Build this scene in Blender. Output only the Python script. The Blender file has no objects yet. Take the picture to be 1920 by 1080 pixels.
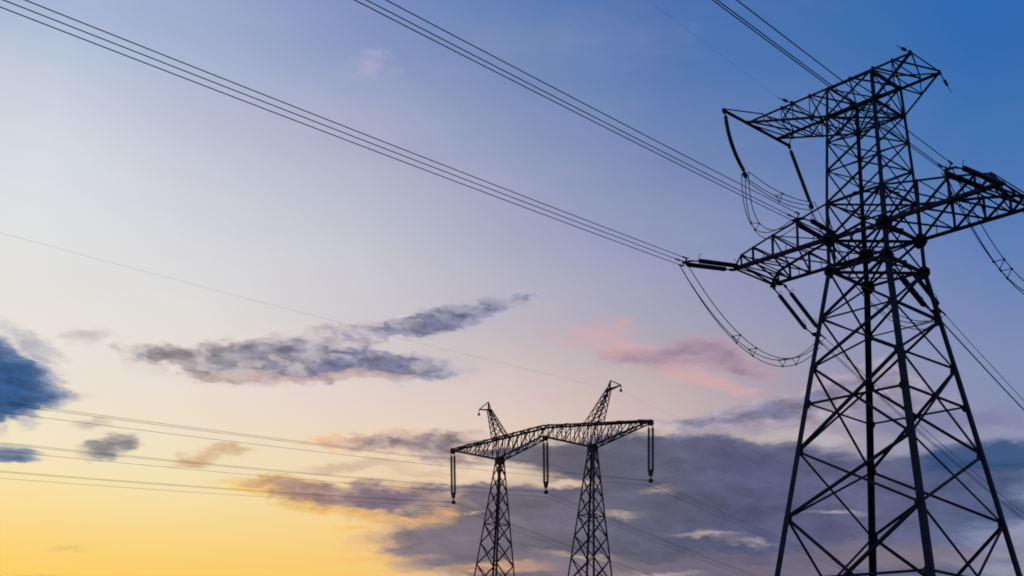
import bpy, math, random
from mathutils import Vector, Matrix

# ------------------------------------------------------------------ camera, sky, sun, exposure
scene = bpy.context.scene
col = scene.collection
R = math.radians

PITCH, ROLL = 0.35873, 0.04606
Fw = Vector((0, math.cos(PITCH), math.sin(PITCH)))
Rt = Vector((1, 0, 0)); Up = Vector((0, -math.sin(PITCH), math.cos(PITCH)))
Rr = Rt * math.cos(ROLL) + Up * math.sin(ROLL)
Ur = -Rt * math.sin(ROLL) + Up * math.cos(ROLL)
cam_data = bpy.data.cameras.new('camera')
cam_data.sensor_width = 36.0
cam_data.lens = 2200.0 / 1920.0 * 36.0
cam_data.clip_start = 0.1
cam_data.clip_end = 8000.0
cam = bpy.data.objects.new('camera', cam_data)
m3 = Matrix((Rr, Ur, -Fw)).transposed()
cam.matrix_world = Matrix.Translation((0, 0, 1.6)) @ m3.to_4x4()
col.objects.link(cam)
scene.camera = cam

scene.render.engine = 'CYCLES'
scene.view_settings.view_transform = 'Standard'
scene.view_settings.look = 'None'
scene.view_settings.exposure = 0.0
scene.view_settings.gamma = 1.0
scene.cycles.filter_width = 1.8
scene.cycles.max_bounces = 3

SUN_AZ, SUN_EL = R(-34.0), R(1.5)          # low sun, left of the view, behind the far towers

world = bpy.data.worlds.new('World')
scene.world = world
world.use_nodes = True
wt = world.node_tree
for n in list(wt.nodes): wt.nodes.remove(n)
WN = wt.nodes; WL = wt.links

def lin(c):
    out = []
    for v in c:
        v = v / 255.0
        out.append(v / 12.92 if v <= 0.04045 else ((v + 0.055) / 1.055) ** 2.4)
    return out
def put(sock, v):
    if isinstance(v, bpy.types.NodeSocket): WL.new(v, sock)
    else: sock.default_value = v
def wmath(op, a, b=None, c=None, clamp=False):
    n = WN.new('ShaderNodeMath'); n.operation = op; n.use_clamp = clamp
    put(n.inputs[0], a)
    if b is not None: put(n.inputs[1], b)
    if c is not None: put(n.inputs[2], c)
    return n.outputs[0]
def wvec(op, a, b=None):
    n = WN.new('ShaderNodeVectorMath'); n.operation = op
    put(n.inputs[0], a)
    if b is not None: put(n.inputs[1], b)
    return n.outputs[0]
def wmix(f, a, b):
    n = WN.new('ShaderNodeMix'); n.data_type = 'RGBA'; n.clamp_factor = True
    put(n.inputs[0], f)
    for s, v in ((n.inputs[6], a), (n.inputs[7], b)):
        if isinstance(v, bpy.types.NodeSocket): WL.new(v, s)
        else: s.default_value = (*v, 1.0)
    return n.outputs[2]
def wmap(v, lo, hi):
    n = WN.new('ShaderNodeMapRange'); n.interpolation_type = 'SMOOTHSTEP'
    put(n.inputs[0], v); n.inputs[1].default_value = lo; n.inputs[2].default_value = hi
    return n.outputs[0]
def wramp(f, stops, interp='LINEAR'):
    n = WN.new('ShaderNodeValToRGB'); cr = n.color_ramp; cr.interpolation = interp
    while len(cr.elements) < len(stops): cr.elements.new(0.5)
    for e, (p, c) in zip(cr.elements, stops):
        e.position = p; e.color = (*lin(c), 1.0)
    put(n.inputs[0], f)
    return n.outputs[0]
def wnoise(v, scale, detail, rough=0.55, color=False):
    n = WN.new('ShaderNodeTexNoise'); n.noise_dimensions = '3D'
    put(n.inputs['Vector'], v)
    n.inputs['Scale'].default_value = scale; n.inputs['Detail'].default_value = detail
    n.inputs['Roughness'].default_value = rough
    return n.outputs['Color' if color else 'Fac']

tc = WN.new('ShaderNodeTexCoord')
sep = WN.new('ShaderNodeSeparateXYZ'); WL.new(tc.outputs['Generated'], sep.inputs[0])
az = wmath('MULTIPLY', wmath('ARCTAN2', sep.outputs[0], sep.outputs[1]), 57.29578)     # degrees, 0 = +Y
el = wmath('MULTIPLY', wmath('ARCSINE', sep.outputs[2]), 57.29578)
cmb = WN.new('ShaderNodeCombineXYZ'); WL.new(az, cmb.inputs[0]); WL.new(el, cmb.inputs[1])
P0 = cmb.outputs[0]

# clear dusk sky: one elevation ramp per compass direction, blended round the horizon
elf = wmath('DIVIDE', el, 90.0, clamp=True)
ROWS = [6, 10, 14, 18, 22, 26, 30, 34, 38]
COLS = {-24: [(254, 212, 112), (249, 231, 184), (239, 231, 216), (232, 230, 226), (226, 229, 233), (209, 216, 229), (177, 192, 220), (156, 174, 212), (140, 160, 205)],
 -16: [(255, 211, 112), (248, 229, 178), (239, 227, 213), (230, 226, 223), (214, 216, 224), (194, 198, 217), (168, 180, 212), (146, 161, 204), (128, 146, 198)],
 -8: [(254, 206, 106), (248, 219, 166), (237, 217, 203), (215, 208, 210), (202, 202, 213), (178, 183, 206), (149, 161, 200), (122, 143, 195), (100, 125, 190)],
 0: [(240, 195, 128), (238, 208, 172), (231, 207, 194), (201, 190, 196), (176, 178, 199), (154, 162, 197), (125, 146, 190), (101, 131, 186), (78, 110, 180)],
 8: [(190, 165, 150), (204, 182, 170), (208, 186, 180), (178, 171, 184), (152, 158, 193), (126, 143, 186), (97, 128, 184), (77, 115, 180), (60, 100, 172)],
 16: [(165, 150, 152), (172, 162, 166), (162, 152, 168), (150, 152, 184), (130, 143, 188), (103, 130, 184), (80, 120, 181), (63, 111, 178), (48, 92, 168)],
 24: [(150, 145, 160), (150, 150, 172), (138, 146, 182), (122, 141, 186), (94, 128, 187), (70, 119, 183), (53, 110, 180), (43, 104, 177), (34, 86, 160)]}
BACK = [(0, (120, 112, 128)), (8/90, (110, 115, 150)), (20/90, (80, 100, 150)), (40/90, (52, 84, 145)), (1.0, (38, 70, 130))]
def column(cs):
    st = [(0.0, tuple(cs[0]))] + [(r/90, tuple(c)) for r, c in zip(ROWS, cs)] + [(1.0, (38, 72, 138))]
    return wramp(elf, st, 'CARDINAL')
keys = sorted(COLS)
back = wramp(elf, BACK)
sky = back
prev = -130.0
for k in keys:
    f = wmath('DIVIDE', wmath('SUBTRACT', az, prev), k - prev, clamp=True)
    sky = wmix(f, sky, column(COLS[k]))
    prev = k
f = wmath('DIVIDE', wmath('SUBTRACT', az, prev), 130.0 - prev, clamp=True)
sky = wmix(f, sky, back)
nsk = WN.new('ShaderNodeTexSky'); nsk.sky_type = 'NISHITA'; nsk.sun_disc = False
nsk.sun_elevation = SUN_EL; nsk.sun_rotation = SUN_AZ; nsk.altitude = 200; nsk.air_density = 1.2; nsk.dust_density = 2.0
ten = wvec('SCALE', sky); ten.node.inputs['Scale'].default_value = 10.0
sky = wmix(0.06, ten, nsk.outputs[0])

# clouds: soft elliptical masses in azimuth / elevation, torn by noise
stretch = wvec('MULTIPLY', P0, (0.55, 1.5, 1.0))
w1 = wvec('SUBTRACT', wnoise(stretch, 0.35, 2.0, color=True), (0.5, 0.5, 0.5))
w2 = wvec('SUBTRACT', wnoise(stretch, 1.3, 3.0, color=True), (0.5, 0.5, 0.5))
w3 = wvec('SUBTRACT', wnoise(stretch, 4.0, 3.0, color=True), (0.5, 0.5, 0.5))
P1 = wvec('ADD', wvec('ADD', P0, wvec('MULTIPLY', w1, (2.2, 1.1, 0))), wvec('MULTIPLY', w2, (1.2, 0.7, 0)))
P1 = wvec('ADD', P1, wvec('MULTIPLY', w3, (0.5, 0.3, 0)))
def wpuff(v, scale):
    n = WN.new('ShaderNodeTexVoronoi'); n.feature = 'F1'
    put(n.inputs['Vector'], v); n.inputs['Scale'].default_value = scale
    n.inputs['Detail'].default_value = 2.0; n.inputs['Roughness'].default_value = 0.55
    return wmath('SUBTRACT', 1.0, n.outputs['Distance'])
def density(v):
    return wmath('MULTIPLY_ADD', wpuff(v, 1.3), 0.42, wmath('MULTIPLY', wnoise(v, 0.8, 6.5, 0.62), 0.72))
S1 = wvec('MULTIPLY', P1, (0.6, 1.35, 1.0))
nz = density(S1)
lit = wmath('SUBTRACT', nz, density(wvec('ADD', S1, (-0.35, -0.45, 0))))     # bright on the side that faces the low sun
bil = wnoise(wvec('ADD', stretch, (7.3, 2.1, 0)), 1.6, 7.0, 0.6)
gaps = wnoise(wvec('ADD', wvec('MULTIPLY', P1, (0.6, 1.25, 1.0)), (1.7, 9.2, 0)), 0.9, 6.0, 0.6)
streak = wnoise(wvec('MULTIPLY', P1, (0.22, 1.25, 1.0)), 1.0, 5.0, 0.6)
streak2 = wnoise(wvec('ADD', wvec('MULTIPLY', P1, (0.2, 0.9, 1.0)), (3.1, 5.7, 0)), 0.9, 6.0, 0.6)
def field(blobs):
    acc = 0.0
    for (a_, e_, sx, sy, rot, amp) in blobs:
        mp = WN.new('ShaderNodeMapping'); mp.vector_type = 'TEXTURE'
        WL.new(P1, mp.inputs[0])
        mp.inputs[1].default_value = (a_, e_, 0); mp.inputs[2].default_value = (0, 0, rot); mp.inputs[3].default_value = (sx, sy, 1)
        g = WN.new('ShaderNodeTexGradient'); g.gradient_type = 'SPHERICAL'
        WL.new(mp.outputs[0], g.inputs[0])
        acc = wmath('MULTIPLY_ADD', g.outputs['Fac'], amp, acc)
    return acc
def ten_lin(c): return tuple(10.0 * v for v in lin(c))
CL = [{'blobs': [(-8.5513, 30.5553, 2.9613, 1.8587, 0.1049, 0.9), (-8.0915, 31.1809, 1.7884, 1.1793, 0.1017, 1.0), (-9.9176, 33.2184, 2.8025, 1.1575, 0.1178, 0.8)],
  'core': (182, 176, 206),
  'k': 1.6,
  'op': 0.6,
  'patch': 0.8,
  'soft': 1.2},
 {'blobs': [(3.2598, 18.3237, 4.4008, 1.7915, 0.0266, 1.0),
            (6.399, 17.4001, 2.7893, 0.95, 0.012, 1.0),
            (10.2552, 16.2854, 4.4869, 0.8901, -0.4315, 1.0),
            (11.9384, 15.6887, 2.6563, 0.6475, -0.3888, 1.0),
            (8.2747, 16.5918, 3.0598, 0.7675, 0.0045, 1.0),
            (2.938, 15.3356, 4.0112, 1.0678, 0.0311, 0.8),
            (5.309, 18.1085, 2.8118, 1.3399, 0.0163, 1.0),
            (-2.7508, 15.9397, 2.1681, 0.5947, 0.0568, 1.0)],
  'core': (214, 168, 170),
  'k': 1.4,
  'op': 0.75,
  'patch': 0.6,
  'soft': 1.1},
 {'blobs': [(8.6824, 17.7489, 5.4199, 1.2337, 0.1339, 1.0),
            (10.8043, 17.4052, 3.9393, 1.0017, -0.2644, 1.0),
            (6.4007, 17.1678, 4.0363, 0.774, 0.0124, 1.0),
            (12.2244, 16.573, 2.7158, 0.6894, -0.2711, 1.0)],
  'core': (126, 114, 144),
  'edge': (186, 152, 166),
  'k': 0.9,
  'op': 0.85,
  'patch': 0.2,
  'soft': 1.0},
 {'blobs': [(-10.527, 16.177, 11.0014, 1.9151, 0.0944, 1.0),
            (-16.3787, 15.5411, 5.485, 1.2481, 0.1217, 1.0),
            (-2.6702, 18.8544, 6.0265, 1.303, 0.1902, 1.0),
            (-4.1351, 16.426, 5.3887, 1.1636, 0.0637, 1.0)],
  'core': [(-16.31, (222, 208, 204)), (-9.91, (200, 190, 192)), (-2.18, (182, 176, 190))],
  'k': 0.9,
  'op': 0.6,
  'soft': 1.2},
 {'billow': (0.8, 1.42),
  'blobs': [(-17.0825, 16.0309, 3.5552, 1.0147, 0.0575, 1.0),
            (-15.6407, 15.6806, 2.5741, 0.814, -0.0548, 1.0),
            (-14.4461, 15.3386, 2.7555, 0.8892, 0.1112, 1.0),
            (-14.8693, 16.5309, 2.0766, 0.8906, 0.1177, 1.0),
            (-12.9506, 16.698, 2.9902, 1.6565, 0.1082, 1.0),
            (-13.3307, 15.6382, 3.4823, 1.1686, 0.1067, 1.0),
            (-11.5659, 16.0759, 3.1831, 1.4537, 0.0993, 1.0),
            (-9.5634, 17.0381, 3.7828, 2.0233, 0.0916, 1.0),
            (-10.4631, 15.6192, 4.6155, 0.971, 0.0927, 1.0),
            (-8.4266, 16.3656, 3.7877, 1.4668, 0.0845, 1.0),
            (-18.0705, 15.9519, 2.3455, 0.6731, 0.062, 1.0),
            (-6.4243, 17.9243, 4.4103, 0.9144, 0.0769, 1.0),
            (-4.9546, 18.24, 2.9601, 0.7757, 0.0695, 1.0),
            (-4.1351, 16.426, 3.4831, 0.9841, -0.02, 1.0),
            (-3.7648, 18.7877, 2.9704, 0.8507, 0.2296, 1.0),
            (-5.4829, 16.4132, 3.8356, 1.1227, 0.0031, 1.0),
            (-7.3373, 16.1454, 3.9816, 0.9795, 0.0787, 1.0),
            (-3.6469, 19.0556, 3.7235, 1.0628, 0.1956, 1.0),
            (-1.8855, 19.5236, 4.4947, 1.1353, 0.1856, 1.0),
            (0.0255, 20.0335, 3.3834, 0.8527, 0.2073, 1.0)],
  'core': [(-16.31, (140, 134, 140)), (-12.66, (132, 130, 144)), (-8.89, (108, 110, 140)), (-4.78, (116, 116, 144)), (-1.14, (98, 106, 142))],
  'edge': [(-16.31, (215, 200, 190)), (-8.89, (198, 186, 190)), (-1.14, (165, 165, 185))],
  'k': 1.5,
  'op': 0.96,
  'patch': 0.55,
  'soft': 0.85,
  'sun': 0.6,
  'thick': 1.5},
 {'blobs': [(-10.4343, 15.3659, 4.9525, 0.3567, 0.0919, 1.0), (-6.2418, 15.8675, 3.2015, 0.309, 0.0731, 1.0), (-13.7983, 15.2833, 2.7995, 0.3024, 0.1078, 1.0)],
  'core': (216, 180, 168),
  'k': 0.8,
  'op': 0.6,
  'soft': 0.8,
  'streak': 1},
 {'blobs': [(-21.3557, 13.4574, 2.3435, 0.6708, -0.0439, 1.0), (-20.5849, 16.2693, 1.5578, 0.6366, 0.1475, 1.0), (-19.6392, 12.1673, 1.6453, 0.4848, 0.1207, 1.0)],
  'core': (176, 166, 162),
  'k': 0.7,
  'op': 0.6,
  'soft': 0.8},
 {'blobs': [(-24.0966, 15.9594, 2.9079, 0.9303, -0.016, 1.0),
            (-22.9312, 15.3703, 2.3912, 0.8308, 0.1555, 1.0),
            (-21.1417, 13.3159, 2.9642, 0.718, -0.0099, 1.0),
            (-22.068, 14.5263, 1.6019, 1.3883, 0.1458, 1.0)],
  'core': (168, 168, 184),
  'k': 1.1,
  'op': 0.8,
  'soft': 1.0},
 {'billow': (0.84, 1.22),
  'blobs': [(-24.7855, 14.7826, 3.5708, 1.479, -0.094, 1.0),
            (-23.9368, 13.9549, 3.5597, 1.709, 0.0785, 1.0),
            (-23.3425, 13.2496, 3.9075, 1.2838, 0.0893, 1.0),
            (-23.7988, 12.0591, 3.8203, 1.494, 0.2316, 1.0),
            (-24.188, 13.4843, 3.1871, 2.6684, 0.1501, 1.0),
            (-21.6143, 13.3246, 3.1393, 0.7915, 0.0279, 0.7)],
  'core': [(-23.17, (54, 88, 134)), (-21.4, (80, 102, 140)), (-19.36, (136, 138, 150))],
  'edge': [(-23.17, (120, 136, 168)), (-19.82, (192, 190, 190))],
  'k': 1.5,
  'op': 1.0,
  'soft': 1.0,
  'sun': 0.6,
  'thick': 1.7},
 {'blobs': [(-23.6429, 10.6564, 2.5611, 0.6978, -0.0189, 1.0), (-22.9144, 10.37, 1.7784, 0.4238, 0.1232, 1.0)],
  'core': (72, 98, 138),
  'edge': (160, 165, 178),
  'k': 1.0,
  'op': 0.95,
  'soft': 0.8,
  'streak': 1},
 {'blobs': [(-19.5754, 11.0806, 1.5401, 0.5304, 0.1143, 1.0), (-18.7872, 11.3406, 2.063, 0.6976, 0.2569, 1.0), (-17.9932, 11.6253, 1.3117, 0.3754, 0.1109, 1.0)],
  'core': (118, 118, 128),
  'edge': (196, 186, 172),
  'k': 0.9,
  'op': 0.9,
  'soft': 0.8,
  'streak': 1},
 {'blobs': [(-14.153, 11.3548, 2.9534, 0.6953, 0.1823, 1.0), (-13.0794, 11.7544, 1.4988, 0.4481, 0.092, 1.0), (-15.2153, 10.9801, 1.7083, 0.3443, 0.097, 1.0)],
  'core': (202, 160, 128),
  'edge': (232, 205, 165),
  'k': 0.9,
  'op': 0.85,
  'soft': 0.8},
 {'billow': (0.85, 1.3),
  'blobs': [(-5.6963, 12.5934, 4.5174, 0.9942, 0.015, 1.0),
            (-8.0335, 12.4288, 3.8767, 0.6398, 0.0064, 1.0),
            (-2.5254, 12.4516, 3.9405, 0.7624, 0.0031, 1.0),
            (-3.8939, 13.1414, 3.9459, 0.8233, 0.0596, 1.0),
            (-1.5056, 13.0935, 2.7416, 0.8832, 0.0502, 1.0),
            (-1.9653, 11.9198, 3.3243, 0.5268, 0.0514, 1.0)],
  'core': [(-9.91, (205, 155, 120)), (-6.85, (142, 120, 130)), (-2.44, (122, 110, 124))],
  'edge': [(-9.91, (236, 195, 150)), (-2.44, (205, 182, 170))],
  'k': 1.3,
  'op': 0.94,
  'patch': 0.5,
  'soft': 0.75},
 {'blobs': [(-6.4002, 11.6564, 4.1509, 0.3542, 0.067, 1.0),
            (-8.4351, 11.2601, 3.0774, 0.2515, 0.0734, 1.0),
            (-3.7661, 11.3637, 4.1764, 0.4055, 0.0573, 1.0),
            (-4.7734, 10.8735, 3.1144, 0.3029, 0.0602, 1.0)],
  'core': (196, 170, 146),
  'k': 1.0,
  'op': 0.6,
  'soft': 0.8,
  'streak': 1},
 {'billow': (0.9, 1.15),
  'blobs': [(14.455, 14.5216, 7.0659, 1.6507, -0.0169, 1.0),
            (17.2664, 15.5714, 5.2029, 1.8599, -0.0342, 1.0),
            (10.8623, 14.0486, 5.1629, 0.91, -0.0001, 1.0),
            (19.9127, 14.9766, 3.5979, 1.3426, -0.0434, 1.0)],
  'core': (120, 119, 150),
  'edge': (162, 152, 172),
  'k': 1.2,
  'op': 0.78,
  'soft': 1.0},
 {'billow': (0.88, 1.25),
  'blobs': [(12.6775, 14.5951, 5.0187, 0.8662, 0.1274, 1.0),
            (9.8283, 14.1732, 4.4946, 0.6401, 0.1736, 1.0),
            (7.3434, 14.3295, 2.4223, 0.5285, 0.0137, 1.0),
            (14.9826, 15.0117, 4.3635, 1.2606, 0.1167, 1.0),
            (17.0413, 15.9517, 3.4355, 1.4291, -0.0349, 1.0),
            (19.048, 16.3653, 2.5312, 1.1333, -0.0468, 1.0)],
  'core': (112, 112, 142),
  'edge': (172, 160, 175),
  'k': 1.1,
  'op': 0.85,
  'soft': 0.8},
 {'blobs': [(22.4269, 14.0136, 5.0808, 0.9582, -0.0489, 1.0), (19.3486, 13.9006, 4.0734, 0.9752, -0.0349, 1.0)], 'core': (124, 126, 164), 'k': 0.6, 'op': 0.75, 'soft': 0.8},
 {'billow': (0.85, 1.22),
  'blobs': [(10.2882, 10.907, 8.0728, 3.4337, 0.0115, 1.0),
            (8.7766, 13.0757, 5.7768, 1.3416, 0.0109, 1.0),
            (4.5962, 12.6394, 4.7369, 1.2955, 0.0274, 1.0),
            (11.8522, 12.6401, 4.5803, 1.1678, 0.0005, 1.0),
            (2.2348, 12.3089, 3.9099, 0.9724, 0.0363, 1.0),
            (0.1156, 12.4789, 3.0791, 0.6494, 0.044, 1.0),
            (18.8889, 7.681, 12.7288, 4.7331, 0.0016, 1.0),
            (9.2294, 7.3141, 13.2285, 3.3557, 0.0244, 1.0),
            (1.1323, 7.0443, 8.9229, 1.826, 0.042, 1.0),
            (6.6962, 11.9793, 4.1348, 2.1445, 0.0209, 1.0),
            (7.9849, 9.4993, 14.0356, 3.686, 0.0221, 1.0),
            (1.8347, 8.8094, 9.8385, 2.3795, 0.0397, 1.0),
            (-2.7903, 8.4727, 6.2598, 1.9784, 0.0517, 1.0),
            (-1.0737, 10.0627, 5.5107, 1.0675, 0.0478, 1.0),
            (16.7245, 10.6713, 9.7083, 3.0887, -0.0082, 1.0),
            (21.4859, 11.3065, 7.2942, 2.2667, -0.0279, 1.0),
            (13.5973, 12.0395, 4.2398, 1.8406, -0.0036, 1.0),
            (-3.935, 10.0896, 6.0353, 1.0662, 0.0565, 1.0),
            (-1.1149, 10.8188, 4.4296, 0.9117, 0.0481, 1.0),
            (4.3728, 10.656, 6.0571, 1.6021, 0.0307, 1.0),
            (1.5345, 9.9254, 6.0565, 1.1992, 0.04, 1.0)],
  'core': [(-8.38, (140, 118, 124)),
           (-4.78, (122, 112, 124)),
           (0.17, (107, 102, 118)),
           (6.7, (90, 91, 114)),
           (11.82, (80, 85, 117)),
           (17.98, (90, 93, 124)),
           (22.64, (76, 90, 126))],
  'edge': [(-8.38, (232, 175, 120)), (-4.78, (190, 155, 140)), (0.17, (178, 160, 150)), (6.7, (150, 146, 160)), (14.32, (150, 150, 168)), (22.64, (120, 130, 165))],
  'k': 1.2,
  'op': 0.97,
  'soft': 0.75,
  'streak': 1,
  'sun': 0.35,
  'thick': 1.3},
 {'billow': (0.88, 1.2),
  'blobs': [(-7.7826, 9.8494, 5.1224, 0.8823, -0.0002, 1.0),
            (-9.6068, 10.219, 5.0853, 0.9398, 0.0233, 1.0),
            (-11.386, 10.2797, 3.55, 0.702, 0.0463, 1.0),
            (-5.7236, 9.8077, 5.1619, 0.9445, -0.0064, 1.0),
            (-3.9587, 10.416, 4.5901, 0.8325, 0.057, 1.0)],
  'core': [(-12.66, (205, 158, 105)), (-9.91, (165, 130, 122)), (-6.33, (122, 106, 124))],
  'edge': [(-12.66, (240, 205, 130)), (-6.33, (190, 160, 140))],
  'k': 1.1,
  'op': 0.96,
  'patch': 0.2,
  'soft': 0.7,
  'sun': 0.5},
 {'blobs': [(22.9572, 12.3704, 3.3995, 0.9947, -0.0403, 1.0), (20.6285, 12.1183, 3.0311, 0.8638, -0.0298, 1.0), (24.4949, 12.0235, 1.9906, 1.1696, -0.0439, 1.0)],
  'core': (40, 74, 118),
  'k': 0.5,
  'op': 0.85,
  'soft': 0.8},
 {'blobs': [(10.4776, 7.5858, 12.4128, 1.216, 0.0209, 1.0), (20.0734, 8.1478, 7.9961, 1.4061, -0.004, 1.0), (2.9155, 7.1159, 6.3684, 0.9836, 0.0382, 1.0)],
  'core': (140, 126, 134),
  'k': 1.3,
  'op': 0.6,
  'soft': 0.9,
  'streak': 1},
 {'blobs': [(1.7509, 11.1211, 3.6628, 0.6078, 0.0387, 1.0),
            (0.1632, 11.4615, 2.8861, 0.6094, 0.0439, 1.0),
            (3.8445, 11.018, 2.3458, 0.3537, 0.032, 1.0),
            (-4.5296, 11.0907, 3.9011, 0.4551, 0.0596, 1.0),
            (3.662, 7.8345, 3.8286, 0.4455, -0.0486, 1.0),
            (5.6799, 9.7405, 2.3157, 0.3499, 0.0281, 1.0),
            (12.2376, 8.6629, 2.2238, 0.3414, 0.0132, 1.0),
            (11.8761, 13.4929, 3.3059, 0.6063, -0.1749, 1.0),
            (13.9162, 13.7295, 2.7661, 0.7014, -0.0981, 1.0),
            (16.1531, 13.4961, 2.2224, 0.5439, -0.0196, 1.0),
            (7.4752, 10.8868, 2.3171, 0.3513, 0.0205, 1.0),
            (-1.3094, 9.6234, 0.6738, 0.2259, 0.0483, 1.0),
            (23.7988, 12.8537, 1.5733, 0.2833, -0.047, 1.0),
            (10.004, 9.0449, 3.5179, 0.3448, 0.0177, 1.0),
            (7.7265, 7.1527, 4.0187, 0.3417, 0.028, 1.0),
            (15.7174, 9.9485, 2.9062, 0.2428, -0.0017, 1.0),
            (7.7374, 13.9012, 1.5756, 0.4067, 0.2667, 1.0)],
  'core': [(-4.78, (246, 222, 182)), (4.1, (226, 200, 178)), (13.08, (200, 190, 186)), (22.64, (150, 160, 190))],
  'k': 1.3,
  'op': 0.85,
  'soft': 1.2,
  'streak': 1},
 {'blobs': [(-4.638, 9.1208, 3.8586, 0.4484, -0.0781, 1.0),
            (-8.7664, 9.4816, 4.061, 0.3965, -0.0324, 1.0),
            (-6.0227, 7.3034, 4.2937, 0.4425, 0.058, 1.0),
            (-0.3967, 6.9775, 5.0999, 0.3937, 0.0452, 1.0),
            (-2.5975, 9.4833, 1.8095, 0.5515, 0.052, 1.0),
            (-12.0961, 9.9237, 2.734, 0.2965, 0.082, 1.0),
            (-7.4181, 8.7018, 2.2808, 0.3471, 0.0644, 1.0)],
  'core': [(-12.66, (252, 216, 118)), (-8.38, (248, 196, 110)), (-1.14, (236, 180, 130))],
  'k': 0.9,
  'op': 0.85,
  'soft': 0.9,
  'streak': 1},
 {'blobs': [(-19.5424, 6.7197, 1.5829, 0.3275, 0.0885, 1.0), (-20.9021, 5.4428, 2.6423, 0.2755, 0.0837, 1.0)], 'core': (222, 185, 120), 'k': 0.8, 'op': 0.6, 'soft': 0.8}]
azf = wmath('DIVIDE', wmath('ADD', az, 30.0), 60.0, clamp=True)
def by_compass(c):
    """one colour, or a colour that changes with the compass direction"""
    if isinstance(c, tuple): return ten_lin(c)
    return wvec('MULTIPLY', wramp(azf, [((a + 30) / 60, q) for a, q in c]), (10.0, 10.0, 10.0))
def layer(sky, L):
    """a cloud mass: thin torn rims in one colour, thick middle in another, billows inside"""
    nsrc = streak if L.get('streak') else nz
    k, soft = L['k'], L['soft']
    lo = 0.19 * k + 0.03
    v = wmath('MULTIPLY_ADD', wmath('SUBTRACT', nsrc, 0.5), k, field(L['blobs']))
    al = wmath('MULTIPLY', wmap(v, lo, lo + soft), L['op'])
    if 'patch' in L:
        pt = wmap(gaps, 0.38, 0.56)
        al = wmath('MULTIPLY', al, wmath('MULTIPLY_ADD', pt, L['patch'], 1.0 - L['patch']))
    core = by_compass(L['core'])
    if 'edge' in L:
        core = wmix(wmap(v, lo + soft * 0.35, lo + soft * L.get('thick', 1.7)), by_compass(L['edge']), core)
    if 'billow' in L:
        d, l = L['billow']
        g = wmath('MULTIPLY_ADD', wmap(bil if not L.get('streak') else streak2, 0.32, 0.70), l - d, d)
        g = wmath('MULTIPLY_ADD', lit, L.get('sun', 0.9), g)
        n = WN.new('ShaderNodeVectorMath'); n.operation = 'SCALE'
        put(n.inputs[0], core); WL.new(g, n.inputs['Scale'])
        core = n.outputs[0]
    return wmix(al, sky, core)
veil = wmap(wnoise(wvec('MULTIPLY', P1, (0.07, 0.24, 1.0)), 1.0, 7.0, 0.6), 0.42, 0.78)
veil = wmath('MULTIPLY', veil, wmath('SUBTRACT', 0.22, wmath('MULTIPLY', elf, 0.36)), clamp=True)
sky = wmix(veil, sky, by_compass([(-26.0, (248, 238, 222)), (-8.0, (226, 214, 212)), (8.0, (188, 178, 196)), (26.0, (150, 152, 182))]))
for L in CL: sky = layer(sky, L)
bg = WN.new('ShaderNodeBackground'); bg.inputs['Strength'].default_value = 0.1
WL.new(sky, bg.inputs['Color'])
wo = WN.new('ShaderNodeOutputWorld'); WL.new(bg.outputs[0], wo.inputs[0])

sd = bpy.data.lights.new('sun', 'SUN'); sd.energy = 0.8; sd.angle = R(0.6); sd.color = (1.0, 0.72, 0.45)
so = bpy.data.objects.new('sun', sd)
sdir = Vector((math.sin(SUN_AZ) * math.cos(SUN_EL), math.cos(SUN_AZ) * math.cos(SUN_EL), math.sin(SUN_EL)))
so.rotation_euler = sdir.to_track_quat('Z', 'Y').to_euler(); so.location = (-60, 60, 40)
col.objects.link(so)

# ------------------------------------------------------------------ materials
def material(name, c0, c1, rough, metal=0.0, scale=6.0, spec=0.3):
    m = bpy.data.materials.new(name); m.use_nodes = True
    nt = m.node_tree; b = nt.nodes['Principled BSDF']
    t = nt.nodes.new('ShaderNodeTexCoord'); n = nt.nodes.new('ShaderNodeTexNoise')
    n.inputs['Scale'].default_value = scale; n.inputs['Detail'].default_value = 5
    nt.links.new(t.outputs['Object'], n.inputs['Vector'])
    r = nt.nodes.new('ShaderNodeValToRGB')
    r.color_ramp.elements[0].position = 0.35; r.color_ramp.elements[1].position = 0.7
    r.color_ramp.elements[0].color = (*c0, 1); r.color_ramp.elements[1].color = (*c1, 1)
    nt.links.new(n.outputs['Fac'], r.inputs[0]); nt.links.new(r.outputs[0], b.inputs['Base Color'])
    b.inputs['Roughness'].default_value = rough; b.inputs['Metallic'].default_value = metal
    b.inputs['Specular IOR Level'].default_value = spec
    return m
STEEL = material('dark_painted_steel', (0.014, 0.016, 0.034), (0.034, 0.034, 0.058), 0.6, 0.0, 1.5, 0.12)
OLD_STEEL = material('weathered_steel', (0.08, 0.055, 0.058), (0.12, 0.088, 0.088), 0.75, 0.0, 1.5, 0.12)
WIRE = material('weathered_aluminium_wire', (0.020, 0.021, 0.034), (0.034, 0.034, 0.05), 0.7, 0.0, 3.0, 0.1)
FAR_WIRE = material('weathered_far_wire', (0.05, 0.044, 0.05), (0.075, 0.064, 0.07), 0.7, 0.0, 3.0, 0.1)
GLASS = material('dark_green_glass_insulator', (0.006, 0.016, 0.015), (0.014, 0.035, 0.028), 0.25, 0.0, 12.0, 0.35)
PORC = material('brown_grey_porcelain', (0.07, 0.062, 0.095), (0.11, 0.095, 0.13), 0.35, 0.0, 12.0, 0.3)
CONC = material('footing_concrete', (0.22, 0.21, 0.2), (0.34, 0.33, 0.31), 0.9, 0.0, 4.0, 0.2)
SOIL = material('rough_meadow_ground', (0.035, 0.05, 0.018), (0.09, 0.085, 0.04), 0.95, 0.0, 0.35, 0.1)

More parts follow.
